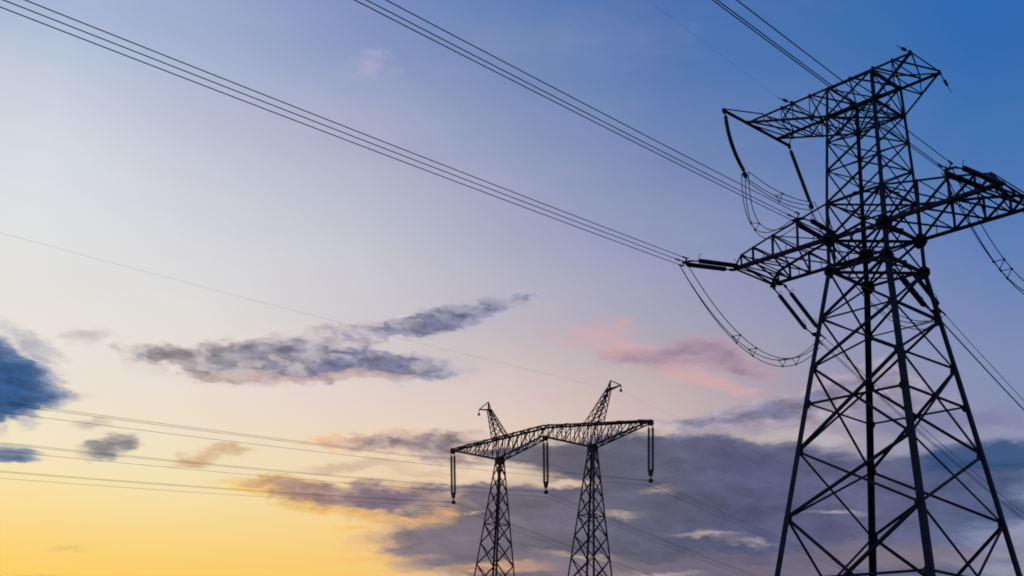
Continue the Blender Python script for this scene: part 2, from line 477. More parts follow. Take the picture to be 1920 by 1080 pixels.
# ------------------------------------------------------------------ helpers
V = Vector
class MB:
    """collects shapes and links them as ONE mesh object"""
    def __init__(s): s.v = []; s.f = []
    def ring_loft(s, rings, close_ends=True):
        b = len(s.v); n = len(rings[0])
        for r in rings: s.v += [tuple(p) for p in r]
        for i in range(len(rings) - 1):
            for j in range(n):
                k = (j + 1) % n
                s.f.append((b + i*n + j, b + i*n + k, b + (i+1)*n + k, b + (i+1)*n + j))
        if close_ends:
            s.f.append(tuple(b + j for j in range(n))[::-1])
            e = b + (len(rings) - 1) * n
            s.f.append(tuple(e + j for j in range(n)))
    def angle(s, p, q, w, e1, e2, th=None, off=0.0):
        """steel angle section from p to q: one flange along e1, the other along e2"""
        p, q = V(p), V(q); d = (q - p).normalized()
        e1 = V(e1); e1 = (e1 - d * e1.dot(d)).normalized()
        e2 = V(e2); e2 = e2 - d * e2.dot(d); e2 = (e2 - e1 * e2.dot(e1)).normalized()
        th = th or max(0.014, w * 0.16)
        prof = ((0, 0), (w, 0), (w, th), (th, th), (th, w), (0, w))
        o = e2 * off - e1 * (w * 0.3) - e2 * (w * 0.2)
        s.ring_loft([[a + o + e1 * x + e2 * y for x, y in prof] for a in (p, q)])
    def bar(s, p, q, r, n=6):
        p, q = V(p), V(q); d = (q - p).normalized()
        a = d.orthogonal().normalized(); b = d.cross(a)
        s.ring_loft([[c + (a * math.cos(i*2*math.pi/n) + b * math.sin(i*2*math.pi/n)) * r for i in range(n)] for c in (p, q)])
    def tube(s, pts, r, n=6):
        pts = [V(p) for p in pts]; rings = []
        a = (pts[1] - pts[0]).orthogonal().normalized()
        for i, p in enumerate(pts):
            d = (pts[min(i+1, len(pts)-1)] - pts[max(i-1, 0)]).normalized()
            a = (a - d * a.dot(d)).normalized(); b = d.cross(a)
            q = r[i] if isinstance(r, (list, tuple)) else r
            rings.append([p + (a * math.cos(k*2*math.pi/n) + b * math.sin(k*2*math.pi/n)) * q for k in range(n)])
        s.ring_loft(rings)
    def lathe(s, p, d, prof, n=12):
        p, d = V(p), V(d).normalized(); a = d.orthogonal().normalized(); b = d.cross(a)
        s.ring_loft([[p + d * x + (a * math.cos(k*2*math.pi/n) + b * math.sin(k*2*math.pi/n)) * max(r, 1e-3) for k in range(n)] for x, r in prof])
    def plate(s, c, e1, e2, th, shape):
        c, e1, e2 = V(c), V(e1).normalized(), V(e2).normalized(); nrm = e1.cross(e2)
        s.ring_loft([[c + e1 * x + e2 * y + nrm * z for x, y in shape] for z in (-th/2, th/2)])
    def build(s, name, mat, parent=None, origin=None):
        me = bpy.data.meshes.new(name)
        vv = s.v if origin is None else [(x - origin[0], y - origin[1], z - origin[2]) for x, y, z in s.v]
        me.from_pydata(vv, [], s.f); me.update()
        me.materials.append(mat)
        o = bpy.data.objects.new(name, me); col.objects.link(o)
        if parent: o.parent = parent
        if origin is not None and not parent: o.location = origin
        return o
def tag(o, label, cat, group=None):
    o['label'] = label; o['category'] = cat
    if group: o['group'] = group
    return o
def empty(name, loc, rz=0.0):
    o = bpy.data.objects.new(name, None); o.empty_display_size = 0.5
    o.location = loc; o.rotation_euler = (0, 0, rz); col.objects.link(o)
    return o
def lerp(a, b, t): return V(a) * (1 - t) + V(b) * t
def octagon(r, k=0.42): return [(r, r*k), (r*k, r), (-r*k, r), (-r, r*k), (-r, -r*k), (-r*k, -r), (r*k, -r), (r, -r*k)]

# ------------------------------------------------------------------ ground
g = MB(); n_r, n_a = 26, 72
rnd = random.Random(4)
rad = [0.0] + [3.0 * 1.33 ** i for i in range(n_r)]
idx = {}
for i, r in enumerate(rad):
    for j in range(n_a if i else 1):
        a = j * 2 * math.pi / n_a
        z = -0.02 + (0.0 if r < 8 or r > 2500 else 0.12 * math.sin(r * 0.31 + 3 * a) * math.sin(a * 5 + r * 0.05))
        idx[i, j] = len(g.v); g.v.append((r * math.cos(a), r * math.sin(a), z - 0.13))
for i in range(len(rad) - 1):
    for j in range(n_a):
        k = (j + 1) % n_a
        if i == 0: g.f.append((idx[0, 0], idx[1, j], idx[1, k]))
        else: g.f.append((idx[i, j], idx[i+1, j], idx[i+1, k], idx[i, k]))
go = g.build('ground', SOIL); go['kind'] = 'structure'
for p in go.data.polygons: p.use_smooth = True

# ------------------------------------------------------------------ the big strain tower
TC = V((21.6619, 64.7455, 0.0)); TY = -0.876585
TA = V((math.cos(TY), math.sin(TY), 0)); TL = V((math.sin(TY), -math.cos(TY), 0))      # along the crossarms / towards the near span
def TW(t, u, z): return TC + TA * t + TL * u + V((0, 0, z))
LV = {'T1': (40.45, 1.62), 'T2': (38.44, 1.72), 'U1': (36.60, 1.78), 'U2': (34.60, 1.85), 'A': (32.44, 1.92), 'B': (30.02, 1.95),
      'L0': (27.98, 1.99), 'L1': (24.95, 2.43), 'L2': (21.96, 2.88), 'L3': (19.75, 3.20), 'L4': (16.98, 3.60), 'L5': (13.2, 4.15),
      'L6': (9.75, 4.65), 'L7': (5.9, 5.2), 'G': (0.25, 6.0)}
SG = ((-1, -1), (1, -1), (1, 1), (-1, 1))               # corners round the body, local x = t, local y = -u
def corner(lv, i):
    z, s = LV[lv]; a, b = SG[i % 4]
    return V((a * s, b * s, z))
FN = (V((0, -1, 0)), V((1, 0, 0)), V((0, 1, 0)), V((-1, 0, 0)))
tower = empty('transmission_tower', TC, TY)
tag(tower, 'tall dark lattice strain tower with broad crossarms filling the right side', 'pylon', 'steel lattice towers')

order = ['G', 'L7', 'L6', 'L5', 'L4', 'L3', 'L2', 'L1', 'L0', 'B', 'A', 'U2', 'U1', 'T2', 'T1']
for i in range(4):
    m = MB(); a, b = SG[i]
    for lo, hi, w in (('G', 'L5', 0.33), ('L5', 'L2', 0.31), ('L2', 'L0', 0.28), ('L0', 'A', 0.23), ('A', 'T1', 0.18)):
        m.angle(corner(lo, i), corner(hi, i), w, (-a, 0, 0), (0, -b, 0), th=w*0.2)
    lg = m.build('leg', STEEL, tower)
    f = MB(); c = corner('G', i)
    f.ring_loft([[V((c.x + sx*h, c.y + sy*h, z)) for sx, sy in SG] for h, z in ((0.9, -0.6), (0.9, -0.12), (0.42, -0.02), (0.4, 0.3))])
    f.build('footing', CONC, tower)

def brace(m, p, q, w, nrm, off):
    d = (V(q) - V(p)).normalized(); e1 = nrm.cross(d)
    if abs(e1.z) < 0.1 and e1.z < 0: e1 = -e1
    w *= 0.88
    m.angle(p, q, w, e1, -nrm, off=off)
for i in range(4):
    m = MB(); nf = FN[i]
    def C(lv, k): return corner(lv, i + k)
    def X(lo, hi, w1, w2):
        brace(m, C(lo, 0), C(hi, 1), w1, nf, 0.0)
        brace(m, C(lo, 1), C(hi, 0), w2, nf, 0.06)
    def H(lv, w): brace(m, C(lv, 0), C(lv, 1), w, nf, 0.12)
    X('L0', 'B', 0.13, 0.13); X('B', 'A', 0.13, 0.13); X('A', 'U2', 0.12, 0.09); X('U2', 'U1', 0.12, 0.09); X('U1', 'T2', 0.12, 0.09); X('T2', 'T1', 0.10, 0.10)
    X('L1', 'L0', 0.16, 0.13); X('L2', 'L1', 0.16, 0.13)
    X('L4', 'L2', 0.18, 0.16); X('L5', 'L4', 0.17, 0.15); X('L7', 'L5', 0.19, 0.17)
    mid = (C('L7', 0) + C('L7', 1)) / 2
    brace(m, mid, C('G', 0), 0.17, nf, 0.0); brace(m, mid, C('G', 1), 0.17, nf, 0.05)
    for lv, w in (('T1', 0.15), ('T2', 0.15), ('U1', 0.08), ('U2', 0.08), ('A', 0.14), ('B', 0.2), ('L0', 0.2), ('L1', 0.09), ('L3', 0.13), ('L6', 0.14), ('L7', 0.14)):
        H(lv, w)
    for lv in ('L1', 'L2', 'L3', 'L4', 'L5', 'L6', 'U1', 'U2', 'T2'):
        for k in (0, 1):
            c = C(lv, k); e = (C(lv, 1 - k) - c).normalized()
            r = 0.24 if lv[0] == 'L' else 0.14
            m.plate(c + e * r * 0.6, e, (0, 0, 1), 0.016, octagon(r))
    m.build('face_bracing', STEEL, tower)
for lv, w in (('B', 0.15), ('L0', 0.15), ('A', 0.10), ('T2', 0.10)):
    m = MB(); up = V((0, 0, 1))
    for i, off in ((0, -0.1), (1, 0.02)):
        p, q = corner(lv, i), corner(lv, i + 2)
        m.angle(p, q, w, up.cross(q - p), up, off=off)
    for i in range(4):
        p = (corner(lv, i) + corner(lv, i + 1)) / 2; q = (corner(lv, i + 1) + corner(lv, i + 2)) / 2
        m.angle(p, q, w * 0.6, up.cross(q - p), up, off=0.12)
    m.build('diaphragm', STEEL, tower)
for lv, r in (('B', 0.46), ('L0', 0.40)):
    for i in range(4):
        m = MB(); c = corner(lv, i); a, b = SG[i]
        m.plate(c + V((-a * 0.12, b * 0.05, 0)), (1, 0, 0), (0, 0, 1), 0.02, octagon(r))
        m.plate(c + V((a * 0.05, -b * 0.12, 0)), (0, 1, 0), (0, 0, 1), 0.02, octagon(r))
        m.plate(c + V((-a * 0.1, -b * 0.1, -0.03)), (1, 0, 0), (0, 1, 0), 0.02, octagon(r))
        m.build('gusset_plate', STEEL, tower)

def crossarm(sg):
    zA, sA = LV['A']; zB, sB = LV['B']
    stn = [(1.95, 2.42), (4.15, 1.92), (6.05, 1.52), (7.6, 1.12), (8.55, 0.85), (9.12, 0.10)]   # t, depth of the truss
    top = lambda k, s: V((sg * (stn[k][0] if k else sA), s * (sA + (sB - sA) * k / 5), zB + stn[k][1]))
    bot = lambda k, s: V((sg * stn[k][0], s * sB, zB))
    m = MB(); up = V((0, 0, 1)); yy = V((0, 1, 0))
    for s in (-1, 1):
        nf = V((0, s, 0))
        for k in range(1, 5): brace(m, bot(k, s), top(k, s), 0.13 if k < 4 else 0.1, nf, 0.02)
        for k in range(0, 4): brace(m, bot(k, s), top(k + 1, s), 0.13, nf, 0.08)
        for k in range(1, 4):
            mid1, mid2 = lerp(bot(k-1, s), top(k, s), 0.5), lerp(bot(k-1, s), bot(k, s), 0.5)
            brace(m, mid1, mid2, 0.06, nf, 0.1)
    for k in range(1, 6):
        a, b = bot(k, -1), bot(k, 1)
        m.angle(a, b, 0.14 if k >= 4 else 0.10, V((1, 0, 0)), up, off=0.05)
        if k < 5: m.angle(top(k, -1), top(k, 1), 0.08, V((1, 0, 0)), up, off=0.05)
    for k in range(0, 5):
        for q in (0, 1):
            s = 1 if (k + q) % 2 else -1
            p, r = bot(k, s), bot(k + 1, -s)
            m.angle(p, r, 0.09, up.cross(r - p), up, off=0.12 + 0.05 * q)
        if k < 4:
            s = 1 if k % 2 else -1
            p, r = top(k, s), top(k + 1, -s)
            m.angle(p, r, 0.07, up.cross(r - p), up, off=-0.08)
    # outreach plates where the strain strings hook on, near and far side
    for s in (-1, 1):
        for k in (4, 5):
            m.plate(bot(k, s) + V((0, s * 0.12, -0.05)), (1, 0, 0), (0, 1, 0), 0.03, octagon(0.22))
    arm = m.build('crossarm', STEEL, tower)
    for s in (-1, 1):
        c = MB(); c.angle(bot(0, s), bot(5, s) , 0.23, (0, -s, 0), up, th=0.05); c.build('chord', STEEL, arm)
        c = MB()
        for k in range(5): c.angle(top(k, s), top(k + 1, s), 0.13, (0, -s, 0), -up)
        c.build('chord', STEEL, arm)
    return arm
crossarm(-1); crossarm(1)

def top_beam():
    z1, s1 = LV['T1']; z2, s2 = LV['T2']; up = V((0, 0, 1))
    m = MB()
    tl, tr = -8.0, 4.3
    ups = [-8.0, -6.6, -5.2, -4.3, -3.0, -s1, 0.0, s1, 3.0, tr]
    zb = lambda t: z1 if t in (tl, tr) else (z1 + (z2 - z1) * ((t - tl) / (-s2 - tl) if t < 0 else (tr - t) / (tr - s2)) if abs(t) > s2 else z2)
    for s in (-1, 1):
        nf = V((0, s, 0))
        for i in range(len(ups) - 1):
            a, b = ups[i], ups[i + 1]
            if abs(a) <= s1 and abs(b) <= s1: continue
            if i % 2: p, q = V((a, s * s1, z1)), V((b, s * s1, zb(b)))
            else: p, q = V((a, s * s1, zb(a))), V((b, s * s1, z1))
            if (p - q).length > 0.3: brace(m, p, q, 0.085, nf, 0.06)
            if a not in (tl, tr, -s1, s1): brace(m, V((a, s * s1, z1)), V((a, s * s1, zb(a))), 0.075, nf, 0.02)
    for t in ups:
        if t not in (tl,): m.angle((t, -s1, z1), (t, s1, z1), 0.09, (1, 0, 0), up, off=0.04)
        if t not in (tl, tr): m.angle((t, -s1, zb(t)), (t, s1, zb(t)), 0.08, (1, 0, 0), up, off=0.04)
    for i in range(len(ups) - 1):
        for q in (0, 1):
            s = 1 if (i + q) % 2 else -1
            p, r = V((ups[i], s * s1, z1)), V((ups[i+1], -s * s1, z1))
            if q == 0 or ups[i] > 1 : m.angle(p, r, 0.085, up.cross(r - p), up, off=0.1 + 0.05 * q)
        s = 1 if i % 2 else -1
        p, r = V((ups[i], s * s1, zb(ups[i]))), V((ups[i+1], -s * s1, zb(ups[i+1])))
        m.angle(p, r, 0.07, up.cross(r - p), up, off=-0.06)
    beam = m.build('top_beam', STEEL, tower)
    for s in (-1, 1):
        c = MB(); c.angle((tl, s * s1, z1), (tr, s * s1, z1), 0.14, (0, -s, 0), -up, th=0.04); c.build('chord', STEEL, beam)
        c = MB()
        for a, b in ((tl, -s2), (-s2, s2), (s2, tr)):
            c.angle((a, s * s1, zb(a)), (b, s * s1, zb(b)), 0.13, (0, -s, 0), up)
        c.build('chord', STEEL, beam)
    # jumper outrigger: a bar across the left end, stayed back to the beam
    o = MB()
    o.angle((tl, -4.05, z1), (tl, 3.05, z1), 0.15, (1, 0, 0), -up, th=0.05)
    o.angle((tl, -4.0, z1), (-6.6, -s1, z1), 0.06, (0, 1, 0), up, off=0.1)
    o.angle((tl, 3.0, z1), (-6.6, s1, z1), 0.06, (0, 1, 0), up, off=0.1)
    for y in (-4.0, 3.0): o.plate((tl, y, z1 - 0.05), (0, 1, 0), (0, 0, 1), 0.04, octagon(0.2))
    o.build('jumper_outrigger', STEEL, tower)
    # short ground wire brackets on the near and far corners
    for t in (-4.3, 4.3):
        for s in (-1, 1):
            b = MB(); p = V((t, s * s1, z1)); d = V((0, s, -0.12 if s < 0 else -0.75)).normalized()
            b.plate(p, (0, 1, 0), (0, 0, 1), 0.05, octagon(0.17))
            b.bar(p, p + d * 0.75, 0.035); b.lathe(p + d * 0.55, d, ((0, 0.03), (0.04, 0.1), (0.35, 0.09), (0.5, 0.03)), 8)
            b.bar(p + d * 1.0, p + d * 1.5, 0.025)
            b.build('ground_wire_bracket', STEEL, tower)
top_beam()

# ------------------------------------------------------------------ insulator strings
def disc_chain(p, q, pitch=0.165, r=0.15, core=0.07, bend=None):
    p, q = V(p), V(q); d = q - p; L = d.length; n = max(3, int(L / pitch)); h = L / n
    prof = []
    for i in range(n):
        x = i * h
        prof += [(x + h*0.02, 0.035), (x + h*0.2, core * 0.75), (x + h*0.36, core), (x + h*0.55, r), (x + h*0.68, r * 0.97), (x + h*0.72, core * 0.8), (x + h*0.98, core * 0.5)]
    m = MB(); m.lathe(p, d, prof, 12)
    if bend is not None:
        dn = d.normalized()
        for i, v in enumerate(m.v):
            f = min(1, max(0, (V(v) - p).dot(dn) / L)); m.v[i] = tuple(V(v) + V(bend) * 4 * f * (1 - f))
    return m
TRI = ((0.0, -0.577), (-0.5, 0.289), (0.5, 0.289))
SEP = 0.50
def strain_string(name_label, A, E, across, wire_dir, sep=0.86):
    """double strain string from tower plate A to bundle end E"""
    A, E = V(A), V(E); d = (E - A).normalized(); L = (E - A).length
    ac = V(across); ac = (ac - d * ac.dot(d)).normalized(); nu = ac.cross(d).normalized()
    if nu.z < 0: nu = -nu
    root = empty('insulator_string', A)
    tag(root, name_label, 'insulator', 'double strain insulator strings')
    def loc(m, name, mat): 
        o = m.build(name, mat, root, origin=A); return o
    lk = min(1.0, 0.16 * L); s0, s1 = lk, L - 1.35
    for sg in (-1, 1):
        a0 = A + ac * sg * sep / 2
        h = MB(); h.bar(a0, a0 + d * s0, 0.05); h.lathe(a0 + d * 0.1, d, ((0, .03), (.05, .09), (.25, .09), (.3, .03)), 8)
        p0, p1 = a0 + d * s0, a0 + d * s1
        loc(h, 'link', STEEL)
        h = MB(); h.bar(p1, A + ac * sg * 0.22 + d * (L - 0.62), 0.045)
        h.plate(p1 + d * 0.05, d, ac, 0.04, octagon(0.12)); loc(h, 'yoke_link', STEEL)
        loc(disc_chain(p0, p1), 'disc_chain', GLASS)
        for p, dd in ((p0, d), (p1, -d)):
            hn = MB(); hn.tube([p, p + nu * 0.22 - dd * 0.05, p + nu * 0.40 + dd * 0.12, p + nu * 0.46 + dd * 0.36], 0.018)
            loc(hn, 'arcing_horn', STEEL)
    y = MB()
    y.plate(A + d * (L - 0.55), d, ac, 0.05, [(-0.16, -0.34), (0.2, -0.3), (0.3, 0), (0.2, 0.34), (-0.16, 0.34)])
    for x, v in TRI:
        y.bar(A + d * (L - 0.35), E + ac * x * SEP + V((0, 0, 1)) * v * SEP, 0.035)
    loc(y, 'yoke_plate', STEEL)
    for x, v in TRI:
        c = MB(); e = E + ac * x * SEP + V((0, 0, 1)) * v * SEP; w = V(wire_dir).normalized()
        c.lathe(e - w * 0.12, w, ((0, .02), (.04, .055), (.5, .05), (.6, .025)), 8)
        loc(c, 'dead_end_clamp', STEEL)
    return root
def hang_string(label, A, E, group, mat=GLASS, sep=0.0, across=(1, 0, 0), smat=STEEL, r=0.14, core=0.07, bend=None):
    A, E = V(A), V(E); d = (E - A).normalized(); L = (E - A).length; ac = V(across)
    root = empty('insulator_string', A); tag(root, label, 'insulator', group)
    for sg in ((-1, 1) if sep else (0,)):
        o = ac * sg * sep / 2
        h = MB(); h.bar(A + o, A + o + d * 0.4, 0.035); h.lathe(A + o + d * .3, d, ((0, .02), (.04, .08), (.12, .08), (.15, .02)), 8)
        h.build('link', smat, root, origin=A)
        disc_chain(A + o + d * 0.4, A + o + d * (L - (0.9 if sep else 0.35)), r=r, core=core, bend=bend).build('disc_chain', mat, root, origin=A)
    y = MB()
    if sep:
        y.plate(A + d * (L - 0.8), ac, d, 0.05, [(-sep/2 - .1, -.14), (sep/2 + .1, -.14), (0.18, .42), (-0.18, .42)])
        y.bar(A + d * (L - 0.5), E, 0.05)
        y.lathe(E - V((0, 0, 0.18)), (0, 0, 1), ((0, .08), (.06, .2), (.26, .2), (.36, .06)), 10)
    else:
        y.bar(A + d * (L - 0.4), E, 0.04)
        y.plate(E, ac, (0, 0, 1), 0.04, octagon(0.24))
    y.build('yoke_plate', smat, root, origin=A)
    return root

NAZ, FAZ = R(219.5), R(42.0)
ND = V((math.sin(NAZ), math.cos(NAZ), 0)); FD = V((math.sin(FAZ), math.cos(FAZ), 0))
zB = LV['B'][0]; zL0 = LV['L0'][0]
EN = {'left': V((10.0821, 64.7228, 28.0626)), 'mid': V((15.8267, 60.6317, 29.4136)), 'right': V((20.7165, 50.7151, 27.8635))}
AN = {'left': TW(-8.71, 2.05, zB - 0.06), 'mid': TW(-1.55, 2.05, zB - 0.05), 'right': TW(8.71, 2.05, zB - 0.06)}
AF = {'left': TW(-8.71, -2.05, zB - 0.06), 'mid': TW(1.388, -0.3, zL0), 'right': TW(8.71, -2.05, zB - 0.06)}
EF = {'left': V((21.4522, 76.9788, 27.7679)), 'mid': TW(1.388, 0, zL0) + V((3.8656, 4.2932, -1.3919))}
EF['right'] = AF['right'] + (EF['left'] - AF['left'])
where = {'left': 'left crossarm tip', 'mid': 'tower body at crossarm height', 'right': 'right crossarm tip'}
SLN = -0.135; SLF = -0.20
for ph in ('left', 'mid', 'right'):
    strain_string('dark green double strain string on the camera side of the %s' % where[ph], AN[ph], EN[ph], TA, ND + V((0, 0, SLN)))
    strain_string('dark green double strain string on the far side of the %s' % where[ph], AF[ph], EF[ph], TA, FD + V((0, 0, SLF)))

JS = [(TW(-8.0, 4.0, 40.35), TW(-6.42, 4.0, 35.17)), (TW(-8.0, -3.0, 40.35), TW(-6.44, -3.0, 35.33))]
hang_string('single insulator string hanging from the near end of the upper left outrigger', *JS[0], 'jumper support strings', across=TL, bend=TA * -0.22)
hang_string('single insulator string hanging from the far end of the upper left outrigger', *JS[1], 'jumper support strings', across=TL)

# ------------------------------------------------------------------ conductors of the big line
def wire(name, pts, r, mat, label, cat, group=None):
    m = MB(); m.tube(pts, r, 6)
    o = m.build(name, mat, None, origin=tuple(pts[0]))
    for p in o.data.polygons: p.use_smooth = True
    return tag(o, label, cat, group)
def span(p, d, b, c, L, n):
    return [V(p) + V(d) * s + V((0, 0, b * s + c * s * s)) for s in [L * (i / n) ** 1.3 for i in range(n + 1)]]
WR = 0.021
trip = {'left': ('lowest', 'upper', 'middle'), 'mid': ('left', 'right', 'middle'), 'right': ('left', 'right', 'middle')}
acn = V((ND.y, -ND.x, 0))
for ph in ('left', 'mid', 'right'):
    nm = {'left': 'bundle running from the left crossarm tip to the upper left sky',
          'mid': 'bundle running from the tower body out of the top edge',
          'right': 'bundle passing behind the tower top to the right arm'}[ph]
    for q, (x, v) in enumerate(TRI):
        off = TA * -x * SEP + V((0, 0, v * SEP))
        e = EN[ph] - TA * 0 + off
        wire('conductor_wire', span(e, ND, SLN, 0.0002, 175, 60), WR, WIRE,
             '%s wire of the %s' % (trip[ph][q], nm), 'power line', 'near span conductors')
fn = {'left': 'descending behind the tower legs from the left arm', 'mid': 'descending right of the tower from its body', 'right': 'descending from the right crossarm beyond the picture'}
for ph in ('left', 'mid', 'right'):
    for q, (x, v) in enumerate(TRI):
        off = TA * x * SEP + V((0, 0, v * SEP))
        wire('conductor_wire', span(EF[ph] + off, FD, SLF, 0.0008, 160, 50), WR, WIRE,
             '%s wire of the far span bundle %s' % (('lowest', 'left', 'right')[q], fn[ph]), 'power line', 'far span conductors')
# ground wires
p = TW(-4.3, LV['T1'][1] + 1.4, LV['T1'][0] - 0.17)
wire('ground_wire', span(p, ND, -0.09, 0.0002, 175, 50), 0.0045, WIRE,
     'single faint ground wire rising left from the upper left beam of the big tower', 'power line')

# jumper loops, three wires each, with spacers
def spacer(c, d, ac, label, group):
    m = MB(); ac = V(ac); up = V((0, 0, 1))
    pts = [V(c) + ac * x * 0.55 + up * v * 0.55 for x, v in TRI]
    for i in range(3):
        m.bar(pts[i], pts[(i + 1) % 3], 0.022)
        m.lathe(pts[i] - V(d) * 0.08, V(d), ((0, .03), (.03, .055), (.13, .055), (.16, .03)), 8)
    o = m.build('bundle_spacer', STEEL, None, origin=tuple(c))
    return tag(o, label, 'spacer', group)
def hang(a, b, drop, n, skew=0.0, side=V((0, 0, 0))):
    out = []
    for i in range(n + 1):
        t = i / n
        tt = t ** (1 + skew) if skew >= 0 else 1 - (1 - t) ** (1 - skew)
        k = 4 * t * (1 - t)
        out.append(lerp(a, b, tt) - V((0, 0, drop * k)) + side * k)
    return out
def jumper(segs, ac, label, spacers, group):
    base = []
    for a, b, drop, skew, side in segs:
        pp = hang(a, b, drop, 18, skew, side)
        base += pp if not base else pp[1:]
    n = len(base) - 1
    for q, (x, v) in enumerate(TRI):
        pts = [p + V(ac) * x * 0.55 + V((0, 0, v * 0.55)) for p in base]
        wire('jumper_wire', pts, 0.026, WIRE, '%s wire of the %s' % (('lowest', 'outer upper', 'inner upper')[q], label), 'power line', 'jumper loop wires')
    for j, f in enumerate(spacers):
        i = min(n - 1, max(1, int(f * n))); d = (base[i + 1] - base[i - 1]).normalized()
        a2 = V((-d.y, d.x, 0)).normalized()
        spacer(base[i], d, a2, '%s small triangular spacer on the %s' % (('first', 'second', 'third', 'fourth')[j], label), group)
Z0 = V((0, 0, 0))
jumper([(EN['left'] - V((0, 0, 0.3)), EF['left'] - V((0, 0, 0.3)), 3.3, 0.0, TA * 0.2)], TA, 'left jumper loop below the left crossarm', (0.34, 0.45, 0.70, 0.80), 'spacers on the left jumper loop')
jumper([(EN['right'] - V((0, 0, 0.3)), EF['right'] - V((0, 0, 0.3)), 3.1, 0.0, Z0)], TA, 'right jumper loop below the right crossarm', (0.36, 0.42), 'spacers on the right jumper loop')
jumper([(EN['mid'] - V((0, 0, 0.3)), JS[0][1], 1.8, 0.0, TA * -0.9), (JS[0][1], JS[1][1], 0.45, 0.0, Z0), (JS[1][1], EF['mid'] - V((0, 0, 0.3)), 3.0, 0.0, Z0)], TA, 'middle jumper loop under the outrigger strings', (0.19, 0.5), 'spacers on the middle jumper loop')


# ------------------------------------------------------------------ the far portal tower
PC = V((3.7127, 105.9264, 0)); PY = -0.704493
PA = V((math.cos(PY), math.sin(PY), 0)); PL = V((math.sin(PY), -math.cos(PY), 0))
def PW(t, u, z): return PC + PA * t + PL * u + V((0, 0, z))
portal = empty('portal_tower', PC, PY)
tag(portal, 'smaller brown grey portal tower on two lattice masts beyond, with outward leaning horns', 'pylon', 'steel lattice towers')
up = V((0, 0, 1))
for sg in (-1, 1):
    mc = 5.38 * sg; zt, zg, ht, hg = 25.2, 0.25, 0.28, 2.65
    hw = lambda z: ht + (hg - ht) * (zt - z) / (zt - zg)
    cn = lambda z, i: V((mc + SG[i % 4][0] * hw(z), SG[i % 4][1] * hw(z), z))
    m = MB(); z = zt - 0.3; h = 1.25; lv = []
    while z > 2.2:
        lv.append(z); z -= h; h *= 1.09
    lv.append(zg)
    for i in range(4):
        nf = FN[i]
        for k in range(len(lv) - 1):
            a, b = lv[k], lv[k + 1]
            w = 0.085 if k < 4 else 0.10
            brace(m, cn(a, i), cn(b, i + 1), w, nf, 0.0); brace(m, cn(a, i + 1), cn(b, i), w, nf, 0.04)
            if k in (0, 4, 8): brace(m, cn(a, i), cn(a, i + 1), 0.09, nf, 0.08)
    m.plate((mc, -ht - 0.03, zt), (1, 0, 0), (0, 0, 1), 0.04, octagon(0.36)); m.plate((mc, ht + 0.03, zt), (1, 0, 0), (0, 0, 1), 0.04, octagon(0.36))
    m.plate((mc - ht - .02, 0, zt), (0, 1, 0), (0, 0, 1), 0.04, octagon(0.36)); m.plate((mc + ht + .02, 0, zt), (0, 1, 0), (0, 0, 1), 0.04, octagon(0.36))
    mast = m.build('mast', OLD_STEEL, portal)
    for i in range(4):
        l = MB(); a, b = SG[i]
        l.angle(cn(zg, i), cn(zt, i), 0.14, (-a, 0, 0), (0, -b, 0), th=0.03); l.build('leg', OLD_STEEL, mast)
        f = MB(); c = cn(zg, i)
        f.ring_loft([[V((c.x + sx*q, c.y + sy*q, zz)) for sx, sy in SG] for q, zz in ((0.6, -0.6), (0.6, -0.12), (0.3, -0.02), (0.28, 0.3))])
        f.build('footing', CONC, mast)

lowz = [(-11.6, 26.8, .25), (-5.38, 25.24, .45), (0, 26.8, .45), (5.38, 25.24, .45), (11.6, 26.8, .25)]
topz = [(-11.6, 26.92, .25), (0, 27.85, .45), (11.6, 26.92, .25)]
def at(path, t):
    for (a, za, ua), (b, zb_, ub) in zip(path, path[1:]):
        if a <= t <= b:
            k = (t - a) / (b - a); return za + (zb_ - za) * k, ua + (ub - ua) * k
    return path[-1][1], path[-1][2]
def BP(path, t, s):
    z, u = at(path, t); return V((t, s * u, z))
m = MB()
ts = [-11.6, -10.5, -9.4, -8.3, -7.2, -6.1, -5.38, -4.6, -3.6, -2.6, -1.6, -0.6, 0.6, 1.6, 2.6, 3.6, 4.6, 5.38, 6.1, 7.2, 8.3, 9.4, 10.5, 11.6]
for s in (-1, 1):
    nf = V((0, s, 0))
    for k, (a, b) in enumerate(zip(ts, ts[1:])):
        brace(m, BP(lowz, a, s), BP(topz, b, s), 0.075, nf, 0.02)
        if k % 2: brace(m, BP(topz, a, s), BP(lowz, b, s), 0.06, nf, 0.05)
        if 0 < k: brace(m, BP(lowz, a, s), BP(topz, a, s), 0.07, nf, 0.08)
for k, (a, b) in enumerate(zip(ts, ts[1:])):
    s = 1 if k % 2 else -1
    for path in (lowz, topz):
        p, q = BP(path, a, s), BP(path, b, -s); m.angle(p, q, 0.07, up.cross(q - p), up, off=0.04)
        p, q = BP(path, b, s), BP(path, b, -s); m.angle(p, q, 0.07, (1, 0, 0), up, off=0.02)
for t in (-11.5, 0, 11.5): m.plate((t, 0, 26.72), (1, 0, 0), (0, 0, 1), 0.3, octagon(0.22))
beam = m.build('crossbeam', OLD_STEEL, portal)
for path, w in ((lowz, 0.13), (topz, 0.145)):
    for s in (-1, 1):
        c = MB()
        for (a, za, ua), (b, zb_, ub) in zip(path, path[1:]):
            c.angle((a, s * ua, za), (b, s * ub, zb_), w, (0, -s, 0), up if path is lowz else -up)
        c.build('chord', OLD_STEEL, beam)
